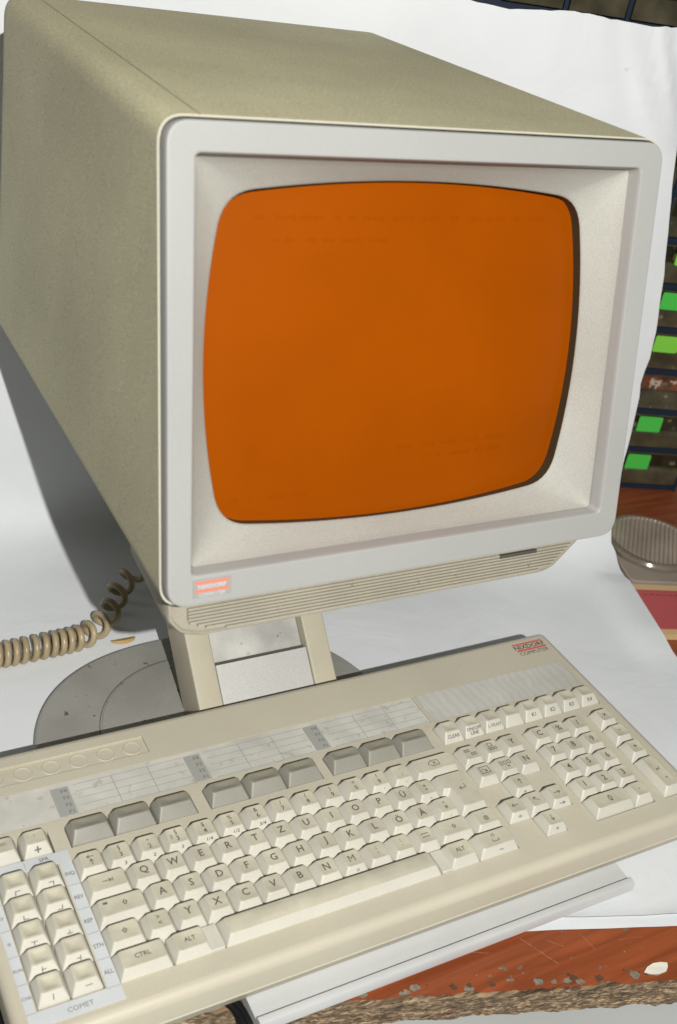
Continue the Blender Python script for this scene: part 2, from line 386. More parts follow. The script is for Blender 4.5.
# thickness strip along the cut front edge
e0 = [sheetpt(0, j, NJ) for j in range(NJ + 1)]
g.rings([e0, [(x, y, z - 0.55) for x, y, z in e0]], 'paper_edge', closed=False)
o = g.build('paper_backdrop', angle=80); tag(o, 'large white paper sheet under the monitor and curving up behind it as a backdrop', 'paper backdrop')
g = G()
n = 80; a = [T(170 + 6 * i, -16.5 + 0.8 * mnoise.noise(Vector((i * 0.2, 0, 0))), 0.45) for i in range(n)]; b_ = [T(170 + 6 * i, 20, 0.45) for i in range(n)]
g.rings([a, b_], 'paper', closed=False)
o = g.build('paper_sheet'); tag(o, 'thin white paper strip peeping out from under the big sheet along the wood', 'paper')

# ------------------------------------------------------------------ monitor
MO = Vector((32.735, 37.053, 503.701)); KS = 1.0451
MX = Vector((0.99993, 0.000544, -0.011832)); MY = Vector((-0.011333, -0.246378, -0.969108)); MZ = Vector((-0.003443, 0.969174, -0.246355))
def L(x, y, z): return tuple(MO + (MX * x + MY * y + MZ * z) * KS)      # bezel frame: x right, y down, z into the set
mon = thing('computer_monitor', 'beige CRT computer monitor with a dark amber screen on a round grey swivel foot', 'computer monitor', (160, 120, 2))

# housing: front outline on the raked bezel plane, rear outline upright
BK = {'tl': Vector((41.6, 349.5, 499.5)), 'tr': Vector((333.7, 349.7, 493.3)), 'bl': Vector((38.8, 357.5, 260.5)), 'br': Vector((331.2, 356.6, 259.5))}
def outline(d, r, n=8):
    """unit rounded outline -> parametric points of a 300 x 234.5 front; returned clockwise as seen from the front"""
    return round_poly([(0 + d, 0 + d), (300 - d, 0 + d), (300 - d, 234.5 - d), (0 + d, 234.5 - d)], r, n)
def hout(t):
    # soft upper shoulders, crisper lower edges
    P = [(0, 0), (300, 0), (300, 234.5), (0, 234.5)]; a = round_poly(P, 13 + 2 * t, 8); b_ = round_poly(P, 13 - 4 * t, 8)
    return a[:18] + b_[18:]
def hous(x, y, t, shrink=0.0):
    u = x / 300; v = y / 234.5
    u = 0.5 + (u - 0.5) * (1 - shrink); v = 0.5 + (v - 0.5) * (1 - shrink)
    a = Vector(L(u * 300, v * 234.5, 1.5))
    b = BK['tl'].lerp(BK['tr'], u).lerp(BK['bl'].lerp(BK['br'], u), v)
    return tuple(a.lerp(b, t))
g = G()
rr = []
for t in [0.0, 0.004] + [0.05 * k for k in range(1, 19)] + [0.94, 0.965, 0.982]:
    rr.append([hous(x, y, t) for x, y in hout(t)])
for t, sh in ((0.992, 0.008), (0.998, 0.02), (1.0, 0.04)):
    rr.append([hous(x, y, t, sh) for x, y in hout(1)])
g.rings(rr, 'housing_plastic', cap1='housing_plastic')
g.rings([[L(x, y, 0.4) for x, y in outline(0.0, 13, 8)], [hous(x, y, 0.0) for x, y in hout(0)]], 'rim_plastic')
g.rings([[L(x, y, 4) for x, y in outline(1.2, 12.2, 8)], [L(x, y, 0.4) for x, y in outline(0.9, 12.4, 8)], [L(x, y, 0.4) for x, y in outline(0.0, 13, 8)]], 'rim_plastic')
g.rings([[L(x, y, 4) for x, y in outline(6.5, 11, 8)], [L(x, y, 4) for x, y in outline(1.2, 12.2, 8)]], 'groove_dark')
# moulding seam that runs front to back along the roof
a = []; b_ = []
for k in range(41):
    t = k / 40 * 0.985
    p0 = Vector(hous(20.6, 0, t)); p1 = Vector(hous(21.25, 0, t)); up = Vector((0, 0, 0.12))
    a.append(tuple(p0 + up)); b_.append(tuple(p1 + up))
g.rings([a, b_], 'seam_dark', closed=False)
part(g, 'housing', mon, angle=50)

# front frame with a stepped window
def fout(e, r):
    return round_poly([(3.0 + e, 1.9 + e), (299.6 - e, 1.9 + e), (299.6 - e, 234.9 - e), (3.0 + e, 234.9 - e)], r, 8)
g = G()
IN = lambda d, r=3.0: round_poly([(17 + d, 16 + d), (284 - d, 16 + d), (285 - d, 218.5 - d), (16 + d, 218.5 - d)], r, 8)
rr = [[L(x, y, z) for x, y in fout(d, r)] for d, r, z in ((0, 12, 5), (0, 12, -0.9), (0.2, 12, -1.9), (0.5, 11.7, -2.45), (1.0, 11.3, -2.6), (1.6, 11, -2.6))]
rr += [[L(x, y, z) for x, y in IN(d, 3.5)] for d, z in ((-1.5, -2.6), (-0.9, -2.6), (-0.4, -2.45), (0, -1.8), (0.3, -0.4), (1.6, 6.5))]
g.rings(rr, 'frame_plastic')
part(g, 'front_frame', mon, angle=40)

# screen surround: funnel from the window to the barrel shaped aperture
ACX, ACY, AHW, AHH = 151.0, 118.0, 120.0, 91.0
def aperture(n=96, grow=0.0):
    """barrel shaped opening, sampled so that points match the window outline direction"""
    hw, hh, sx, sy, r = AHW + grow, AHH + grow, 10.5, 7.5, 15.0
    # barrel sides as circular-ish arcs; corners at (hw-sx, hh-sy)
    pts = []
    cx, cy = hw - sx, hh - sy
    def side(k, t):      # t in -1..1
        if k == 0: return (t * cx, -(hh - sy * t * t))
        if k == 1: return (hw - sx * t * t, t * cy)
        if k == 2: return (-t * cx, hh - sy * t * t)
        return (-(hw - sx * t * t), -t * cy)
    poly = []
    for k in range(4):
        m_ = 22
        lim = 1 - r / (cx if k % 2 == 0 else cy)
        for i in range(m_ + 1): poly.append(side(k, -lim + 2 * lim * i / m_))
        e = Vector(poly[-1]); c = Vector(side(k, 1)); nlim = 1 - r / (cy if k % 2 == 0 else cx)
        s_ = Vector(side((k + 1) % 4, -nlim))
        for i in range(1, 7):
            t = i / 7; q = e * (1 - t) ** 2 + c * 2 * t * (1 - t) + s_ * t * t; poly.append((q.x, q.y))
    return poly
AP = aperture()
def win_match(d, r):
    """window rectangle resampled to the aperture's vertex count: same index = same side position"""
    x0, y0, x1, y1 = 17 + d, 16 + d, 284.5 - d, 218.5 - d
    cs = [(x0, y0), (x1, y0), (x1, y1), (x0, y1)]; out = []
    for k in range(4):
        a = Vector(cs[k]); b = Vector(cs[(k + 1) % 4]); Ln = (b - a).length
        for i in range(23): out.append(tuple(a.lerp(b, (r + (Ln - 2 * r) * i / 22) / Ln)))
        c = b; nx = Vector(cs[(k + 2) % 4]); e = Vector(out[-1]); s_ = b + (nx - b).normalized() * r
        for i in range(1, 7):
            t = i / 7; q = e * (1 - t) ** 2 + c * 2 * t * (1 - t) + s_ * t * t; out.append((q.x, q.y))
    return out
def mixl(A, B, t): return [(a[0] + (b[0] - a[0]) * t, a[1] + (b[1] - a[1]) * t) for a, b in zip(A, B)]
APL = [(ACX + x, ACY + y) for x, y in AP]
W = win_match(1.6, 3.0)
g = G()
rr = [[L(x, y, 5.2) for x, y in W]]
for t, z in ((0.04, 6.2), (0.3, 10.0), (0.6, 14.3), (0.85, 17.9), (0.95, 19.3), (0.985, 19.9), (1.0, 20.6)):
    rr.append([L(x, y, z) for x, y in mixl(W, APL, t)])
g.rings(rr, 'surround_plastic')
part(g, 'screen_surround', mon, angle=50)
g = G()
g.rings([[L(x, y, 20.4) for x, y in APL], [L(x, y, 34) for x, y in APL]], 'gasket')
part(g, 'screen_gasket', mon, angle=60)
# glass: slightly domed
def dome(x, y): return 21.7 + 4.6 * ((x / 120) ** 2 + (y / 120) ** 2)
g = G()
rr = [];
for s_ in [1.0, 0.97, 0.9, 0.8, 0.65, 0.5, 0.35, 0.2, 0.08]:
    rr.append([L(ACX + x * s_, ACY + y * s_, dome(x * s_, y * s_)) for x, y in AP])
g.rings(rr, 'screen_amber', cap1='screen_amber')
# faint mirrored burnt-in rows
random.seed(21)
for gy, gx0, gx1 in ((46, 60, 236), (57, 70, 128), (171, 150, 232), (178, 168, 222), (192, 50, 96)):
    x = gx0
    while x < gx1:
        n_ = random.randint(2, 7)
        for _ in range(n_):
            w_ = random.uniform(0.5, 1.1); h_ = random.choice((1.6, 2.2, 2.6))
            a = [(x, gy - h_ / 2), (x + w_, gy - h_ / 2), (x + w_, gy + h_ / 2), (x, gy + h_ / 2)]
            g.quad(*[L(p[0], p[1], dome(p[0] - ACX, p[1] - ACY) - 0.12) for p in a], 'screen_ghost'); x += 1.9
        x += random.uniform(2, 7)
part(g, 'screen', mon, angle=80)

# makers plate on the frame
g = G()
g.box(16.4, 37.6, 220.9, 230.7, -3.0, -2.0, 'logo_plate', L)
def bfn(a, b): return L(27.0 + a, 225.8 - b, -3.12)
g.quad(bfn(-9.6, 4.0), bfn(9.6, 4.0), bfn(9.6, 2.4), bfn(-9.6, 2.4), 'badge_red')
g.quad(bfn(-9.6, -0.4), bfn(9.6, -0.4), bfn(9.6, -2.0), bfn(-9.6, -2.0), 'badge_red')
text(g, 'NIXDORF', 3.0, lambda a, b: bfn(a, b + 1.05), 'logo_white', 1.18)
text(g, 'COMPUTER', 2.7, lambda a, b: bfn(a, b - 3.4), 'logo_white', 1.05)
part(g, 'maker_badge', mon, smooth=False)

# ribbed chin below the frame
g = G()
chin = [(10, 228), (290, 228), (290, 243), (270, 259.5), (262, 262), (30, 262), (18, 259), (11, 251)]
chin = list(reversed(chin))
ch = [(p[0], p[1]) for p in chin]
def chin_ring(d, z, back=0):
    out = []
    for x, y in round_poly(offset_poly(list(reversed(ch)), d), 3, 4):
        q = Vector(L(x, y, z)); out.append((q.x, q.y + back, q.z))
    return out
g.rings([chin_ring(2.6, 18.4), chin_ring(2.0, 17.0), chin_ring(0.8, 17.2), chin_ring(0, 18.6), chin_ring(0, 26), chin_ring(3, 26, 60), chin_ring(16, 26, 95)], 'chin_plastic', cap0='chin_plastic', cap1='chin_plastic')
# horizontal ribs
NR = 8
for i in range(NR):
    y = 245.6 + i * 1.95
    x0 = 22 + max(0, y - 253) * 2.4; x1 = 286 - (y - 243) * 1.25
    if y > 258: x0, x1 = 44, 258
    pr = [(y - 0.75, 18.6), (y - 0.55, 16.4), (y + 0.3, 16.0), (y + 0.42, 18.6)]
    g.rings([[L(x0, a, b) for a, b in pr], [L(x1, a, b) for a, b in pr]], 'chin_plastic', cap0='chin_plastic', cap1='chin_plastic', closed=False)
# model slot near the right end
g.box(226, 254, 244.6, 246.8, 15.4, 17.6, 'groove_dark', L)
part(g, 'ribbed_chin', mon, angle=30)

# pivot block and slanted neck
g = G(); g.box(80, 300, 75, 320, 238, 266, 'chin_plastic'); part(g, 'tilt_mount', mon, smooth=False)
NX0, NX1 = 137.0, 258.0
def N_(x, s, d):
    """neck frame: s up along the 45 degree front face, d into the slab"""
    c = math.sqrt(0.5)
    return (x, 101.5 + s * c + d * c, 8 + s * c - d * c)
g = G()
SM = 300; W1, W2 = NX0 + 20, NX1 - 20
def beam(x0, x1, s0, s1, d0, d1, m_='stand_plastic', r=1.6):
    g.rings([[N_(x, s_, d) for x, d in round_poly(rect(x0, x1, d0, d1), r, 3)] for s_ in (s0, s1)], m_, cap0=m_, cap1=m_)
beam(NX0, W1, 0, SM, 0, 38); beam(W2, NX1, 0, SM, 0, 38)
beam(W1 - 1, W2 + 1, 0, SM, 12, 36, 'stand_plastic')
part(g, 'neck', mon, angle=40)
g = G(); beam(W1 + 0.6, W2 - 0.6, 0, 69, 1.0, 13, 'panel_plastic', 1.0); part(g, 'neck_panel', mon, angle=40)
g = G(); beam(W1 + 0.3, W2 - 0.3, 71.5, SM - 5, 9.5, 13, 'recess_plastic', 1.0)
g.box(W1 + 0.3, W2 - 0.3, 69.2, 71.5, 6.5, 12, 'groove_dark', N_)
part(g, 'neck_recess', mon, angle=40)
# grey swivel foot
g = G()
def foot(z, d):
    out = []
    for i in range(120):
        a = 2 * math.pi * i / 120; c, s_ = math.cos(a), math.sin(a)
        out.append((160 + (147 - d) * math.copysign(abs(c) ** (2 / 2.4), c), 110 + (139 - d) * math.copysign(abs(s_) ** (2 / 2.4), s_), z))
    return out
g.rings([foot(1.5, 0.8), foot(7, 0), foot(8.6, 0.5), foot(9.6, 1.8), foot(10, 3.5)], 'base_plastic', cap1='base_plastic')
part(g, 'swivel_foot', mon, angle=40)
g = G()
def circ(r, z, cx=150, cy=135, n=96): return [(cx + r * math.cos(2 * math.pi * i / n), cy + r * math.sin(2 * math.pi * i / n), z) for i in range(n)]
g.rings([circ(84.2, 10.05), circ(83.2, 10.25), circ(82.6, 11.2), circ(81.8, 11.5)], 'base_plastic', cap1='base_plastic')
g.rings([circ(84.8, 10.08), circ(84.2, 10.08)], 'groove_dark')
part(g, 'turntable', mon, angle=40)

# ------------------------------------------------------------------ keyboard
KZ = 51.0                                   # level of the case top
kb = thing('computer_keyboard', 'yellowed beige computer keyboard with german legends and nine blank grey keys, lying before the monitor', 'computer keyboard', (195, 0, 14))
def C(u, v): return (u * U, -v * U)         # key units -> mm
X0, X1, V0, V1 = -3.25, 23.98, -6.02, 5.5
RO = 6.5
xin0, xin1 = X0 * U + RO, X1 * U - RO; yin1, yin0 = -V0 * U - RO, -V1 * U + RO
zones = [  # u0,u1,v0,v1,depth
 (-2.49, -0.45, -0.50, 4.45, 9), (0.0, 15.0, -0.50, 4.47, 9),
 (-2.49, -0.38, -1.97, -0.98, 9), (0.16, 4.74, -1.97, -0.98, 9), (5.21, 9.79, -1.97, -0.98, 9), (10.16, 14.74, -1.97, -0.98, 9), (15.22, 23.34, -1.97, -0.98, 9),
 (15.24, 18.26, -0.5, 1.47, 9), (16.24, 17.27, 1.47, 2.45, 9), (15.28, 18.32, 2.45, 3.42, 9), (16.28, 17.32, 3.42, 4.41, 9),
 (18.68, 21.68, -0.5, 4.45, 9), (22.16, 23.18, -0.5, 4.45, 9),
 (-3.0, 4.15, -5.28, -4.40, 1.8), (-3.0, 15.42, -3.95, -2.32, 0.9), (15.58, 23.35, -3.92, -2.30, 0.9)]
us = sorted(set([xin0] + [xin1] + [z[0] * U for z in zones] + [z[1] * U for z in zones]))
us = [x for x in us if xin0 <= x <= xin1]
ys = sorted(set([yin0, yin1] + [-z[2] * U for z in zones] + [-z[3] * U for z in zones]))
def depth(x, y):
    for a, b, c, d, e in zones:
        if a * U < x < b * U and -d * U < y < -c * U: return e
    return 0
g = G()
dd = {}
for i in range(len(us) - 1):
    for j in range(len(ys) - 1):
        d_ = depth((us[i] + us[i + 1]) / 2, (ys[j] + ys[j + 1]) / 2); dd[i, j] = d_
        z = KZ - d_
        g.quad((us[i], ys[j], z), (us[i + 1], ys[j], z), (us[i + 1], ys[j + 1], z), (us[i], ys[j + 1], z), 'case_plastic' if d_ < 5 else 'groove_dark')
for (i, j), d_ in dd.items():
    for di, dj in ((1, 0), (0, 1)):
        o_ = dd.get((i + di, j + dj))
        if o_ is None or o_ == d_: continue
        if di: a, b = (us[i + 1], ys[j]), (us[i + 1], ys[j + 1])
        else: a, b = (us[i], ys[j + 1]), (us[i + 1], ys[j + 1])
        z0, z1 = KZ - d_, KZ - o_
        g.quad((*a, z0), (*b, z0), (*b, z1), (*a, z1), 'case_plastic')
def crect(r, z, n=6):
    out = []
    for (cx, cy, a0) in ((xin0, yin0, math.pi), (xin1, yin0, 1.5 * math.pi), (xin1, yin1, 0), (xin0, yin1, 0.5 * math.pi)):
        for k in range(n + 1):
            a = a0 + k / n * math.pi / 2; out.append((cx + r * math.cos(a), cy + r * math.sin(a), z))
    return out
rr = [crect(0, KZ)]
for k in range(1, 7):
    a = k / 6 * math.pi / 2; rr.append(crect(RO * math.sin(a), KZ - RO + RO * math.cos(a)))
rr += [crect(RO, 31), crect(RO - 0.6, 30.2), crect(RO - 0.9, 29.4), crect(RO - 0.4, 28.6)]
rr += [crect(RO - 2, 26), crect(1, 16), crect(0, 14.6)]
g.rings(rr, 'case_plastic', cap1='case_plastic')
# small moulded square near the lower left corner
a, b_ = C(0.22, 5.2); c_, d_ = C(1.02, 4.62)
g.box(a, c_, b_, d_, KZ - 0.2, KZ + 0.22, 'case_plastic')
part(g, 'case', kb, angle=30)

# row of blind round indicators in the long recess
for k in range(7):
    g = G(); cx, cy = C(3.62 - 1.015 * k, -4.84); z = KZ - 1.8
    g.rings([circ(r, z + h, cx, cy, 28) for r, h in ((6.6, 0.02), (6.3, 0.6), (5.7, 0.7), (5.2, 0.3), (4.8, 0.25))], 'case_plastic', cap1='case_plastic')
    part(g, 'indicator_blank', kb, angle=40)

# label strips
def flat(g, u0, u1, v0, v1, z, m_):
    g.quad((u0 * U, -v1 * U, z), (u1 * U, -v1 * U, z), (u1 * U, -v0 * U, z), (u0 * U, -v0 * U, z), m_)
g = G(); z = KZ - 0.55
g.box(-2.99 * U, 15.41 * U, 2.34 * U, 3.93 * U, KZ - 0.85, z, 'strip_film')
for bu in (0.2, 5.2, 10.2):
    flat(g, bu, bu + 0.64, -3.74, -2.40, z + 0.05, 'strip_bar')
    for r_ in range(4):
        text(g, 'F%d' % (4 - r_), 4.2, lambda a, b, bu=bu, r_=r_: (bu * U + 8.6 + a, (3.60 - 0.33 * r_) * U - 1 + b, z + 0.12), 'print_grey', 1.1)
for lo, hi in ((1.04, 5.15), (6.04, 10.15), (11.04, 15.3)):
    for r_ in range(5):
        v = -3.74 + r_ * 0.333; flat(g, lo, hi, v, v + 0.022, z + 0.06, 'print_light')
    for cx in (lo + (hi - lo) / 3, lo + 2 * (hi - lo) / 3): flat(g, cx, cx + 0.03, -3.74, -2.4, z + 0.07, 'print_light')
part(g, 'label_strip', kb, smooth=False)
g = G(); g.box(15.60 * U, 23.33 * U, 2.32 * U, 3.90 * U, KZ - 0.85, KZ - 0.1, 'ribbed_film')
part(g, 'label_strip', kb, smooth=False)

# film overlay around the left key block
g = G()
z0, z1 = KZ + 0.06, KZ + 0.5
OUT = (-2.82, 0.10, -0.88, 5.0)
def ob(u0, u1, v0, v1): g.box(u0 * U, u1 * U, -v1 * U, -v0 * U, z0, z1, 'overlay_film')
ob(-2.82, -2.52, -0.955, 5.0); ob(-2.52, -0.40, -0.955, -0.52); ob(-0.40, 0.0, -0.955, 5.0); ob(-2.52, -0.40, 4.50, 5.0)
z = z1 + 0.08
for v in (0.5, 1.5, 2.48, 3.48, 4.5): flat(g, -0.40, -0.0, v, v + 0.02, z, 'print_light'); flat(g, -2.82, -2.52, v, v + 0.02, z, 'print_light')
flat(g, -1.48, -1.46, -0.88, -0.55, z, 'print_light')
def lab(s, u, v, size, sx=1.0): text(g, s, size, lambda a, b: (u * U + a, -v * U + b, z + 0.05), 'print_grey', sx)
for i, s in enumerate(('INQ', 'REV', 'REP', 'STN', 'ALL')): lab(s, -0.20, 0.05 + i * 0.98, 4.0, 0.85)
for i, s in enumerate(('', 'RT', 'IS', 'RUN', 'CHA')): lab(s, -2.66, 0.05 + i * 0.98, 3.0, 0.9)
lab('SPR', -0.82, -0.80, 3.9); lab('COMET', -1.3, 4.77, 4.4)
part(g, 'key_overlay', kb, smooth=False)

# ---- keys
INS = 2.75; TOPZ = 58.0
def key(name, u, v, w=1.0, h=1.0, top=None, size=6.0, front=None, fsize=3.0, grey=False, dish=0.45, extra=None, poly=None, inset=INS, off=(0, 0), label=None, fx=0.0):
    g = G(); sm = 'grey_key' if grey else 'key_plastic'; tm = 'grey_key_top' if grey else 'key_top'
    cx, cy = C(u, v); cx += random.uniform(-.16, .16); cy += random.uniform(-.16, .16); tx, ty = random.uniform(-.012, .012), random.uniform(-.012, .012)
    hw, hh = w * U / 2 - 0.45, h * U / 2 - 0.45
    base = [(cx + x, cy + y) for x, y in (poly or rect(-hw, hw, -hh, hh))]
    shift = 0.35
    def ring(ins, r, z, sh=0.0):
        P = offset_poly(base, ins)
        if fx and ins > 1: P = [(x, y + (fx if y < cy else 0)) for x, y in P]
        return [(x, y + sh, z) for x, y in round_poly(P, r, 4)]
    rr = [ring(0, 0.9, KZ - 8.8), ring(0.0, 0.9, KZ + 0.2), ring(0.35, 1.0, KZ + 0.9, 0.05), ring(inset - 0.25, 1.9, TOPZ - 0.55, shift), ring(inset + 0.05, 2.0, TOPZ - 0.15, shift), ring(inset + 0.5, 2.0, TOPZ, shift)]
    g.rings(rr[:5], sm)
    g.rings(rr[4:], tm)
    def zt(x, y): return TOPZ
    if poly is None:
        tw, th = hw - inset - 0.5, hh - inset - 0.5 - fx / 2; cy += fx / 2
        if name == 'space_bar': f_ = lambda x, y: TOPZ + 0.7 * max(0, 1 - (y / th) ** 2)
        elif dish > 0.8: f_ = lambda x, y: TOPZ - dish * max(0, 1 - (x / tw) ** 2 - (y / th) ** 2)
        else: f_ = lambda x, y: TOPZ - dish * max(0, 1 - (x / tw) ** 2) * max(0, 1 - abs(y / th) ** 3)
        last = [(x, y) for x, y, _ in rr[-1]]; inner = [[(x, y, TOPZ) for x, y in last]]
        for s_ in (0.85, 0.65, 0.4, 0.15):
            inner.append([(cx + (x - cx) * s_, cy + shift + (y - cy - shift) * s_, f_((x - cx) * s_, (y - cy - shift) * s_)) for x, y in last])
        g.rings(inner, tm, cap1=tm)
        zt = lambda x, y: f_(x, y)
    else:
        o_ = len(g.v); last = rr[-1]; g.add(last, [tuple(range(len(last)))], tm)
    if top:
        for it in top:
            s, ox, oy, sz = it[:4]; mm = it[4] if len(it) > 4 else 'print_black'
            fn = lambda a, b, ox=ox, oy=oy: (cx + a + ox + off[0], cy + b + oy + shift + off[1], zt(a + ox, b + oy) + 0.10)
            if isinstance(s, str): text(g, s, sz, fn, mm, 0.92)
            else:
                for st in s: stroke(g, [(x * sz * 1.15, y * sz * 1.15) for x, y in st], 0.55, fn, mm)
    if front:
        cy = C(u, v)[1]; fy0, fy1 = -hh + 0.35 + 0.05, -hh + inset + 0.1 + fx
        for it in front:
            s, ox, sz = it[:3]; fr = it[3] if len(it) > 3 else 0.5
            def fn(a, b, ox=ox, fr=fr):
                t = fr + b / 7.2
                return (cx + a + ox, cy + fy0 + (fy1 - fy0) * t - 0.12, KZ + 0.9 + (TOPZ - 1.45 - KZ) * t + 0.12)
            if isinstance(s, str): text(g, s, sz, fn, 'print_black', 1.0)
            else:
                for st in s: stroke(g, [(x * sz, y * sz) for x, y in st], 0.55, fn, 'print_black')
    g.v = [(x, y, z + (x - cx) * tx * (6 / max(6, hw)) + (y - cy) * ty) for x, y, z in g.v]
    if extra: extra(g, cx, cy)
    o = part(g, name, kb, angle=34)
    if label: o['label'] = label
    return o

LS = 7.6                                     # letter size
ARW_UP = [[(-.5, 0), (0, .55), (.5, 0), (.22, 0), (.22, -.5), (-.22, -.5), (-.22, 0), (-.5, 0)]]
def arr(dx, dy):
    n = (-dy, dx); return [[(-dx, -dy), (dx, dy)], [(dx * .3 + n[0] * .5, dy * .3 + n[1] * .5), (dx, dy), (dx * .3 - n[0] * .5, dy * .3 - n[1] * .5)]]
# number row
def num(u, up, lo, fr=None, ex=None):
    t = [(up, 0, 2.7, 4.6), (lo, 0, -2.2, 5.2)]
    if ex: t.append((ex, -3.9, -0.2, 4.0))
    key('key', u, 0, top=t, front=[(fr, 1.5, 3.9, 0.55)] if fr else None)
key('key', 0.5, 0, top=[(arr(-.5, 0), 0, 2.4, 3.6), (arr(0, .5), 0, -2.0, 3.8)])
num(1.5, '§', '3', '3'); num(2.5, '"', '2', '2'); num(3.5, '§', '3', '3', '2'); num(4.5, '$', '4', '1/4'); num(5.5, '%', '5', '1/2')
num(6.5, '&', '6', '3/4'); num(7.5, '/', '7'); num(8.5, '(', '8'); num(9.5, ')', '9'); num(10.5, '=', '0'); num(11.5, '?', 'ß', "'"); num(12.5, '`', '´', '-')
key('key', 14.0, 0, w=2.0, top=[([[(-1, 0), (-.4, .5), (.8, .5), (.8, -.5), (-.4, -.5), (-1, 0)], [(-.15, .25), (.35, -.25)], [(-.15, -.25), (.35, .25)]], 0, 0, 4.3)])
# letter rows
key('key', 0.75, 1, w=1.5, top=[([[(-.8, 0), (.5, 0)], [(.2, .28), (.55, 0), (.2, -.28)], [(.75, .3), (.75, -.3)]], 0, 0, 3.6)])
for i, s in enumerate('QWERTZUIOPÜ'): key('key', 2 + i, 1, top=[(s, -0.3, 0.2, LS)])
key('key', 13, 1, top=[('*', 0, 1.6, 5), ('+', 0, -1.8, 5)], front=[('-', 1, 5, .5)])
key('key', 0.875, 2, w=1.75, top=[(ARW_UP, 2.0, 0.5, 2.5), ([[(-.5, .22), (.5, .22)], [(-.5, 0), (.5, 0)], [(-.5, -.22), (.5, -.22)]], -9.5, 3.2, 2.0)])
for i, s in enumerate('ASDFGHJKLÖÄ'): key('key', 2.25 + i, 2, top=[(s, -0.3, 0.2, LS)])
key('key', 13.25, 2, top=[('^', 0, 2.4, 4.5), ('#', 0, -1.8, 4.5)], front=[(',', 1, 4, .5)])
key('key', 0.625, 3, w=1.25, top=[(ARW_UP, 0, 0.3, 2.5)])
key('key', 1.75, 3, top=[('>', 0, 2.4, 4.6), ('<', 0, -1.9, 4.6)])
for i, s in enumerate('YXCVBNM'): key('key', 2.75 + i, 3, top=[(s, -0.3, 0.2, LS)], front=[('µ', 1, 3.6, .5)] if s == 'M' else None)
key('key', 9.75, 3, top=[(';', 0, 2.2, 4.6), (',', 0, -1.8, 5)]); key('key', 10.75, 3, top=[(':', 0, 2.2, 4.6), ('.', 0, -2, 5)])
key('key', 11.75, 3, top=[([[(-.6, 0), (.6, 0)]], 0, 1.4, 4), ([[(-.6, 0), (.6, 0)]], 0, -1.4, 4)])
key('key', 13.0, 3, w=1.5, top=[(ARW_UP, 0, 0.3, 2.5)])
key('key', 14.375, 3, w=1.2, top=[("'", 0, 3, 4.4), ('@', 0, -1.2, 4.6)])
# return key, L shaped
hx0, hx1, lx0 = -0.75 * U + 0.45, 0.75 * U - 0.45, -0.5 * U + 0.45
key('return_key', 14.25, 1.5, poly=[(lx0, -U + 0.45), (hx1, -U + 0.45), (hx1, U - 0.45), (hx0, U - 0.45), (hx0, 0.45), (lx0, 0.45)],
    top=[([[(.6, .7), (.6, 0), (-.5, 0)], [(-.15, .3), (-.5, 0), (-.15, -.3)]], 2.2, 0, 4.2)])
# bottom row
def step(x0, x1):
    def f(g, cx, cy): g.rings([[(x, y, z) for x, y in round_poly(rect(x0 * U, x1 * U, cy - 8.9 + i_, cy + 8.9 - i_), 0.8, 3)] for z, i_ in ((KZ - 8, 0), (KZ + 1.2, 0.0), (KZ + 1.7, 0.5))], 'key_plastic', cap1='key_plastic')
    return f
key('key', 0.86, 4, w=1.72, top=[('CTRL', 0, 0.3, 4.4)])
key('key', 2.38, 4, w=1.28, top=[('ALT', 0, 0.3, 4.4)], extra=step(2.9, 3.42))
key('space_bar', 7.52, 4, w=8.15, inset=3.0)
key('key', 12.62, 4, w=1.24, top=[('ALT', 0, 0.3, 4.4)], extra=step(11.64, 12.1))
key('key', 14.12, 4, w=1.72, top=[('15', 0, 2.6, 3.6), ([[(-.6, .3), (-.6, -.1), (.6, -.1), (.6, .3)]], 0, -2, 3.6)], front=[([[(-.5, 0), (.5, 0), (.5, -.2)]], 1, 2.6, .5)])
# blank grey function keys
for a in (0.16, 5.21, 10.16):
    for k in range(3): key('function_key', a + 0.765 + 1.526 * k, -1.475, w=1.50, grey=True, inset=2.9, dish=1.0, fx=3.6, label='blank grey function key')
# narrow keys on the upper right
for k, s in enumerate(('CLEAR', 'ON/OFF\nLINE', 'L-FRAM', '', 'K1', 'K2', 'K3', 'K4')):
    key('key', 15.73 + 1.011 * k, -1.475, w=0.98, dish=0.9, front=[(s, 0, 3.7 if len(s) > 2 else 4.2, .55)] if s else None, inset=2.4, fx=2.8)
# left block
key('key', -1.98, -1.475, top=[('ESC', 0, 1, 3.2)], fx=1.5); key('key', -0.93, -1.475, top=[("'", 0, 1.5, 4)], front=[('+', 0, 8.5, .5)], fx=1.8)
SYM = [[[(-.5, -.5), (-.5, .5), (.5, .5)]], [[(.5, -.5), (.5, .5), (-.5, .5)]], [[(-.5, .5), (-.5, -.5), (.5, -.5)]], [[(.5, .5), (.5, -.5), (-.5, -.5)]],
       [[(-.6, .3), (.6, .3)], [(0, .3), (0, -.5)]], [[(-.6, -.3), (.6, -.3)], [(0, -.3), (0, .5)]], [[(-.3, -.6), (-.3, .6)], [(-.3, 0), (.5, 0)]],
       [[(.3, -.6), (.3, .6)], [(.3, 0), (-.5, 0)]], [[(0, -.7), (0, .7)]], [[(-.7, 0), (.7, 0)]]]
for r_ in range(5):
    key('key', -1.98, r_ * 0.985, dish=1.5, fx=0.6, front=[(SYM[2 * r_], 0, 2.7, .55)]); key('key', -0.96, r_ * 0.985, dish=1.5, fx=0.6, front=[(SYM[2 * r_ + 1], 1, 2.7, .55)])
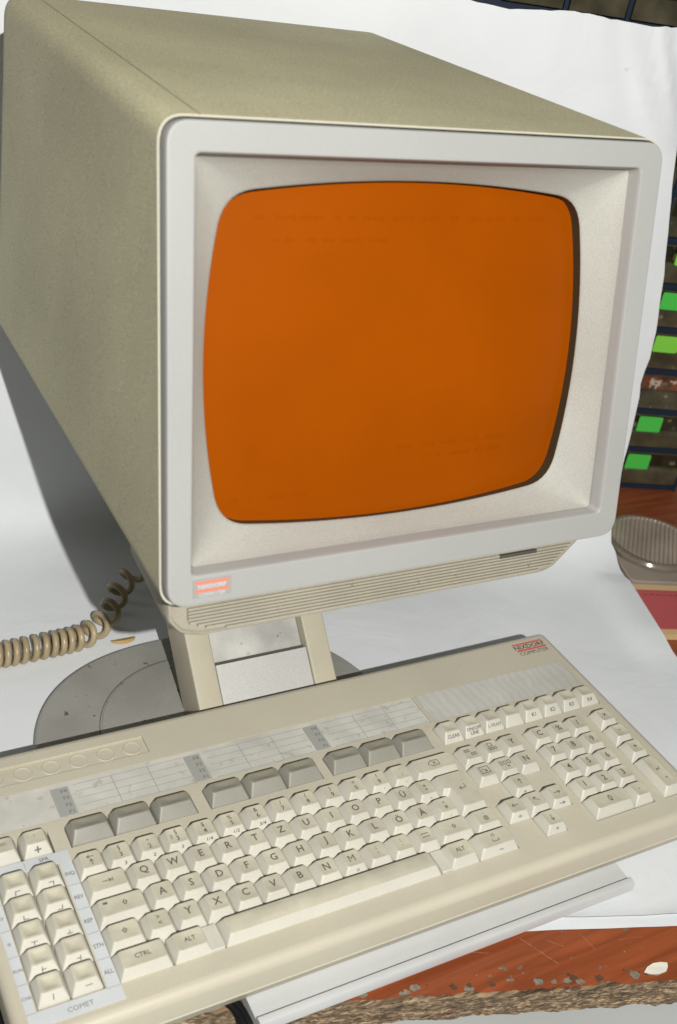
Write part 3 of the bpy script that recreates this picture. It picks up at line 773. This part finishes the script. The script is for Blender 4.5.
# cursor block
BXS = [[(-.5, -.4), (.5, -.4), (.5, .4), (-.5, .4), (-.5, -.4)]]
DOTS = [[(-.9, .3), (-.9, -.3), (-.5, -.3), (-.5, .3), (-.9, .3)], [(-.2, .3), (-.2, -.3), (.2, -.3), (.2, .3), (-.2, .3)], [(.5, .3), (.5, -.3), (.9, -.3), (.9, .3), (.5, .3)]]
key('key', 15.75, 0, top=[(DOTS[:2], -1, 2, 3.2), (DOTS[1:], 0.5, -1.8, 3.2)]); key('key', 16.75, 0, top=[(BXS, -.5, 2.2, 3.2), (DOTS, 0, -1.8, 3.2)]); key('key', 17.75, 0, top=[('Y', 0, 0, 7.4)])
key('key', 15.75, 1, top=[(BXS, 0, 0, 6.6), (arr(.3, -.3), 0, 0, 4.5)]); key('key', 16.75, 1, top=[(DOTS, 0, 1.2, 4.4), (arr(.4, 0), 1, -2.4, 2.6)]); key('key', 17.75, 1, top=[('N', 0, 0, 7.4)])
key('key', 16.75, 1.96, top=[(arr(0, .5), 0, 0, 4.4)], front=[('¤', 0, 4, .5)])
key('key', 15.80, 2.94, top=[(arr(-.5, 0), 0, 0, 4.4)], front=[('-K-', 0, 3.4, .5)]); key('key', 16.80, 2.94, top=[(arr(-.4, .4), 0, 0, 4)]); key('key', 17.80, 2.94, top=[(arr(.5, 0), 0, 0, 4.4)], front=[(arr(.6, 0), 0, 4, .5)])
key('key', 16.80, 3.92, top=[(arr(0, -.5), 0, 0, 4.4)], front=[('¤', 0, 4, .5)])
# number pad
for j, row in enumerate(('C÷÷', '789', '456', '123')):
    for i, s in enumerate(row):
        if j == 0 and i: s = ('%', '/')[i - 1]
        key('number_pad_key', 19.19 + i * 0.985, j * 0.98, w=0.98, h=0.98, top=[(s, 0, 0.3, 7.4)], dish=0.6)
for j, s in enumerate('×-+'): key('number_pad_key', 22.66, j * 0.98, w=0.98, h=0.98, top=[(s, 0, 0.3, 7.0)], dish=0.6)
key('number_pad_key', 22.66, 3.43, w=0.98, h=1.95, top=[([[(.5, .6), (.5, 0), (-.4, 0)], [(-.1, .25), (-.4, 0), (-.1, -.25)]], 0, 2, 3), ('=', 1, -7, 4.5)], dish=0.6)
key('number_pad_key', 19.68, 3.92, w=1.96, h=0.98, top=[('0', 0, 0.3, 7.8)], dish=0.6)
key('number_pad_key', 21.17, 3.92, w=0.98, h=0.98, top=[(',', 0, 0, 6)], dish=0.6)

# logo printed on the case
g = G(); z = KZ + 0.07
def kfn(a, b): return (22.62 * U + a, 5.08 * U + b, z)
for y0, y1 in ((6.4, 8.2), (-1.6, 0.4)): g.quad(kfn(-15.5, y0), kfn(15.5, y0), kfn(15.5, y1), kfn(-15.5, y1), 'logo_red')
text(g, 'NIXDORF', 6.9, lambda a, b: kfn(a, b + 3.4), 'logo_dark', 1.08)
text(g, 'COMPUTER', 6.0, lambda a, b: kfn(a, b - 4.6), 'logo_dark', 0.98)
part(g, 'printed_logo', kb, smooth=False)

# ------------------------------------------------------------------ grey rail under the keyboard
g = G()
pf = [(40, 2), (40, 13.2), (88, 13.2), (93, 13.2), (96, 12.2), (105, 11.6), (111.6, 11.4), (112.2, 12.0), (112.4, 13.4), (113.2, 14.3), (116.2, 14.5), (117.8, 13.8), (118.6, 12.0), (118.6, 6), (117.6, 4.6), (112, 4.2), (100, 3.5), (60, 1.8)]
def rail_ring(x, sh=0.0):
    return [(x, -v - 0.0, z) for v, z in pf]
g.rings([rail_ring(78.0), rail_ring(377.5)], 'rail_plastic', cap0='rail_plastic', cap1='rail_plastic')
o = g.build('keyboard_rest', angle=35); tag(o, 'pale grey plastic rail with a raised lip sticking out under the keyboard front', 'keyboard rest')

# ------------------------------------------------------------------ coiled cable
def spline(P, n):
    out = []
    P = [2 * Vector(P[0]) - Vector(P[1])] + [Vector(p) for p in P] + [2 * Vector(P[-1]) - Vector(P[-2])]
    for i in range(1, len(P) - 2):
        for k in range(n):
            t = k / n; a, b, c, d = P[i - 1], P[i], P[i + 1], P[i + 2]
            out.append(0.5 * ((2 * b) + (-a + c) * t + (2 * a - 5 * b + 4 * c - d) * t * t + (-a + 3 * b - 3 * c + d) * t ** 3))
    out.append(P[-2]); return out
def tube(g, pts, r, m_, n=10):
    rings = []; up = Vector((0.13, 0.2, 1)).normalized()
    for i, p in enumerate(pts):
        t = (pts[min(i + 1, len(pts) - 1)] - pts[max(i - 1, 0)]).normalized()
        up = (up - t * up.dot(t)).normalized(); s_ = t.cross(up)
        rings.append([tuple(p + (up * math.cos(2 * math.pi * k / n) + s_ * math.sin(2 * math.pi * k / n)) * r) for k in range(n)])
    g.rings(rings, m_, cap0=m_, cap1=m_)
path = spline([(-62, 266, 13), (-20, 263, 13), (19, 262, 13), (52, 263, 13), (88, 266, 13), (108, 278, 13), (125, 298, 14), (138, 318, 16), (157, 333, 20), (185, 341, 28), (215, 345, 40)], 60)
cum = [0]
for a, b in zip(path[:-1], path[1:]): cum.append(cum[-1] + (b - a).length)
tot = cum[-1]; pts = []; ph = 0; last = 0
import bisect
NS = 1500
for i in range(NS):
    s_ = tot * i / (NS - 1); k = min(bisect.bisect_right(cum, s_) - 1, len(path) - 2); f = (s_ - cum[k]) / max(1e-6, cum[k + 1] - cum[k])
    p = path[k].lerp(path[k + 1], f); t = (path[k + 1] - path[k]).normalized()
    # tight coils on the left, stretched where it climbs to the set
    w = min(1, max(0, (s_ - 146) / 30)); pitch = 7.7 + (21 - 7.7) * w + 0.9 * math.sin(s_ * 0.13) * (1 + w)
    ph += 2 * math.pi * (s_ - last) / pitch; last = s_
    sd = t.cross(Vector((0, 0, 1))).normalized(); u2 = sd.cross(t).normalized(); rad = 8.6 - 0.3 * w
    pts.append(p + sd * math.cos(ph) * rad + u2 * math.sin(ph) * rad)
g = G(); tube(g, pts, 2.85, 'cable_rubber', 10)
o = g.build('coiled_cable', angle=80); tag(o, 'yellowed beige coiled cable lying on the paper left of the monitor foot', 'cable')

g = G(); pth = spline([(66, 40, 3), (70, -40, 3), (72, -84, 3.2), (75.5, -97, 3.0), (76, -112, 2.6), (74, -122, -6), (73, -128, -30), (72, -132, -80)], 10)
tube(g, [p + Vector((-3.5, 0, 0)) for p in pth], 2.6, 'plain_black', 8); tube(g, pth, 2.6, 'plain_black', 8)  # paired black tubes laid along the dark strip beside the rail end
o = g.build('black_strands', angle=80); tag(o, 'pair of black strands running out from under the keyboard beside the grey rail end', 'cable')
g = G(); rp = round_poly(rect(-150, -38, -130, 30), 5, 4)
g.rings([[(x, y, z) for x, y in offset_poly(rp, i)] for z, i in ((0.4, 0), (9, 0), (10, 1))], 'plain_black', cap1='plain_black')  # plain black block filling the dark corner below the keyboard's left end
o = g.build('black_slab'); tag(o, 'flat black slab under the left end of the keyboard', 'mat')

# crumb of old plastic and a paint flake
g = G()
ch_ = []
for k in range(13):
    a = math.pi * k / 12; ch_.append((124.6 - 11 * math.cos(a), 264.6 - 6.5 * math.sin(a) + 1.5))
bt = [(x, y, 1.7) for x, y in ch_]; tp = [(x, y + 1.2, 1.7 + 3.2 * math.sin(math.pi * i / 12)) for i, (x, y) in enumerate(ch_)]
g.rings([bt, tp], 'chip_yellow', cap0='chip_yellow', cap1='chip_yellow')
o = g.build('plastic_chip', smooth=False); tag(o, 'small curved yellowed plastic chip on the paper between coiled cable and foot', 'plastic chip')
g = G()
fl = [(-11, 0), (-7, 2.6), (-1, 4), (5, 3.6), (10, 2), (8.5, -1), (5, -3.8), (-1, -4.2), (-7, -2.6)]
ca, sa = math.cos(-0.1), math.sin(-0.1)
P = [(353.5 + x * ca - y * sa, -174.7 + x * sa + y * ca) for x, y in fl]
g.rings([[(x, y, 0.3) for x, y in P], [(x, y, 1.0 + 0.4 * math.sin(i)) for i, (x, y) in enumerate(P)]], 'flake_white', cap1='flake_white')
o = g.build('paint_flake', smooth=False); tag(o, 'small white flake lying on the red brown wood near the broken edge', 'flake')

# ------------------------------------------------------------------ small parts cabinet behind the paper
CQ, CP1, CPW, CRH, NC, NRW = 606.0, 694.0, 68.6, 50.3, 5, 12
cab = thing('parts_cabinet', 'tall blue cabinet of small clear drawers standing behind the white paper', 'cabinet', T(500, 680, 0))
gap = 12.0
COLS = [(575.0, 694.0), (473.0, 575.0), (410.0, 473.0), (345.0, 410.0), (268.0, 335.0)]
H = 7 + CRH * NRW
g = G()
def bx(p0, p1, q0, q1, a, b, m_='cabinet_blue'): g.box(p0, p1, q0, q1, a, b, m_, T)
bx(262, CP1 + 1, CQ + 130, CQ + 136, 0, H)
for a, b_ in COLS:
    bx(b_ - 3, b_ + 1.0, CQ, CQ + 130, 0, H)
    for r_ in range(NRW + 1): bx(a + 1.05, b_ - 3.05, CQ + 0.8, CQ + 129.5, 7 + CRH * r_ - 6, 7 + CRH * r_ + 0.5)
bx(336.1, 346, CQ + 0.5, CQ + 129, 0, H)
bx(262, 269, CQ, CQ + 130, 0, H)
part(g, 'cabinet_frame', cab, smooth=False)
random.seed(11)
lab_rows = {(0, 0): 'label_green', (0, 1): 'label_green', (0, 3): 'label_lime', (0, 4): 'label_green', (0, 5): 'label_lime', (0, 6): 'label_green', (0, 7): 'label_green'}
def drawer(c, r_):
    g = G(); x1 = COLS[c][1] - 4.2; x0 = COLS[c][0] + 2.2 + (2 if c == 3 else 0); z0 = 7 + CRH * r_ + 1.0; z1 = z0 + CRH - 8.2; q = CQ + 3
    mid = z0 + (z1 - z0) * 0.52
    parts_ = (c, r_) == (0, 2)
    # body, sloped finger lip below, clear pane above set back
    g.box(x0, x1, q + 3, q + 115, z0, z1, 'drawer_parts' if parts_ else 'drawer_plastic', T)
    g.rings([[T(x, a, b) for a, b in ((q + 3, z0 + 0.5), (q - 3.5, z0 + 1), (q - 4.5, mid - 4), (q - 1, mid), (q + 3, mid + 0.5))] for x in (x0 + 0.3, x1 - 0.3)], 'drawer_lip', cap0='drawer_lip', cap1='drawer_lip')
    for a, b in ((x0, x0 + 1.4), (x1 - 1.4, x1)): g.box(a, b, q - 1, q + 3, mid, z1 - 0.2, 'drawer_lip', T)
    g.box(x0 + 1.4, x1 - 1.4, q - 1, q + 3, z1 - 1.6, z1 - 0.1, 'drawer_lip', T)
    for _ in range(9):
        a = random.uniform(x0 + 3, x1 - 9); w_ = random.uniform(3, 9); zz = mid + random.uniform(0.5, 7); h_ = random.uniform(3, 9)
        g.box(a, min(a + w_, x1 - 2), q + random.uniform(0.5, 2), q + 5, zz, min(zz + h_, z1 - 2), random.choice(('drawer_lip', 'drawer_lip', 'part_metal', 'part_brown', 'part_tan')), T)
    o = part(g, 'drawer', cab, smooth=False)
    m_ = lab_rows.get((c, r_))
    if m_:
        g = G(); cx = {0: 633, 1: 632, 3: 620, 4: 612, 5: 613, 6: 602, 7: 598}[r_]
        pts_ = round_poly(rect(cx - 15, cx + 15, mid - 1, mid + 18.5), 2.5, 3)
        g.rings([[T(x, q - 3.2, z) for x, z in pts_], [T(x, q - 3.9, z) for x, z in pts_]], m_, cap1=m_)
        if r_ == 3: g.box(cx + 15, cx + 18, q - 3.8, q - 3.0, mid + 1, mid + 16, 'label_orange', T)
        part(g, 'drawer_label', cab, parent=o, smooth=False)
    return o
for c in range(5):
    for r_ in range(NRW): drawer(c, r_)

# ------------------------------------------------------------------ things on the table right of the paper
# booklet
bk = thing('pink_booklet', 'pink booklet with cream borders lying on the brown wood right of the paper', 'booklet', T(640, 355, 0))
g = G(); g.box(532, 760, 313, 396, 0.4, 7, 'book_cream', T); part(g, 'pages', bk, smooth=False)
g = G(); g.box(531.8, 761, 321, 386, 7.0, 7.6, 'book_pink', T)
for k in range(26): g.box(556 + k * 7, 560 + k * 7, 377, 378, 7.6, 7.68, 'logo_dark', T)
part(g, 'cover', bk, smooth=False)
# grey slab
g = G(); rp = round_poly(rect(551, 800, 399, 470), 8, 5)
g.rings([[T(x, y, z) for x, y in offset_poly(rp, i)] for z, i in ((0.4, 0), (8, 0), (9, 1))], 'slab_grey', cap1='slab_grey')
o = g.build('stone_slab'); tag(o, 'flat grey brown slab under the ribbed glass dish', 'slab')
# ribbed glass dish
dc = Vector((721, 247, 0)); dsh = thing('glass_dish', 'round ribbed smoky glass dish lying upside down on the grey slab', 'dish', (dc.x, dc.y, 9.2))
def dr(r, z, n=72): return [(dc.x + r * math.cos(2 * math.pi * i / n), dc.y + r * math.sin(2 * math.pi * i / n), z) for i in range(n)]
g = G(); g.rings([dr(50, 9.3), dr(53, 10.5), dr(53.5, 13.5), dr(52, 16), dr(49, 17), dr(46.5, 16.5)], 'glass_grey'); part(g, 'rim', dsh, angle=40)
g = G(); g.rings([dr(46.6, 14.6), dr(46.5, 16.5)], 'glass_rib', cap0='glass_rib')
for k in range(-9, 10):
    x = k * 4.8; hl = math.sqrt(max(0, 46 ** 2 - x * x))
    cc, ss = math.cos(-0.76), math.sin(-0.76)
    def rb(a, y, z): return (dc.x + a * cc - y * ss, dc.y + a * ss + y * cc, z)
    g.rings([[rb(x + a, y, z) for a, z in ((-1.6, 14.6), (-0.9, 16.6), (0.9, 16.6), (1.6, 14.6))] for y in (-hl, hl)], 'glass_rib', closed=False)
part(g, 'ribbed_top', dsh, angle=20)

# ------------------------------------------------------------------ light
sc.view_settings.view_transform = 'Standard'; sc.view_settings.look = 'None'; sc.view_settings.exposure = 0; sc.view_settings.gamma = 1
w = bpy.data.worlds.new('World'); sc.world = w; w.use_nodes = True
bg = w.node_tree.nodes['Background']; bg.inputs[0].default_value = (0.90, 1.0, 0.95, 1); bg.inputs[1].default_value = 0.045
la = bpy.data.lights.new('flash', 'POINT'); la.energy = 100; la.shadow_soft_size = 0.007; la.color = (1.0, 0.985, 0.95)
lo = bpy.data.objects.new('flash', la); COL.objects.link(lo); lo.location = (-0.188, -0.940, 0.995)
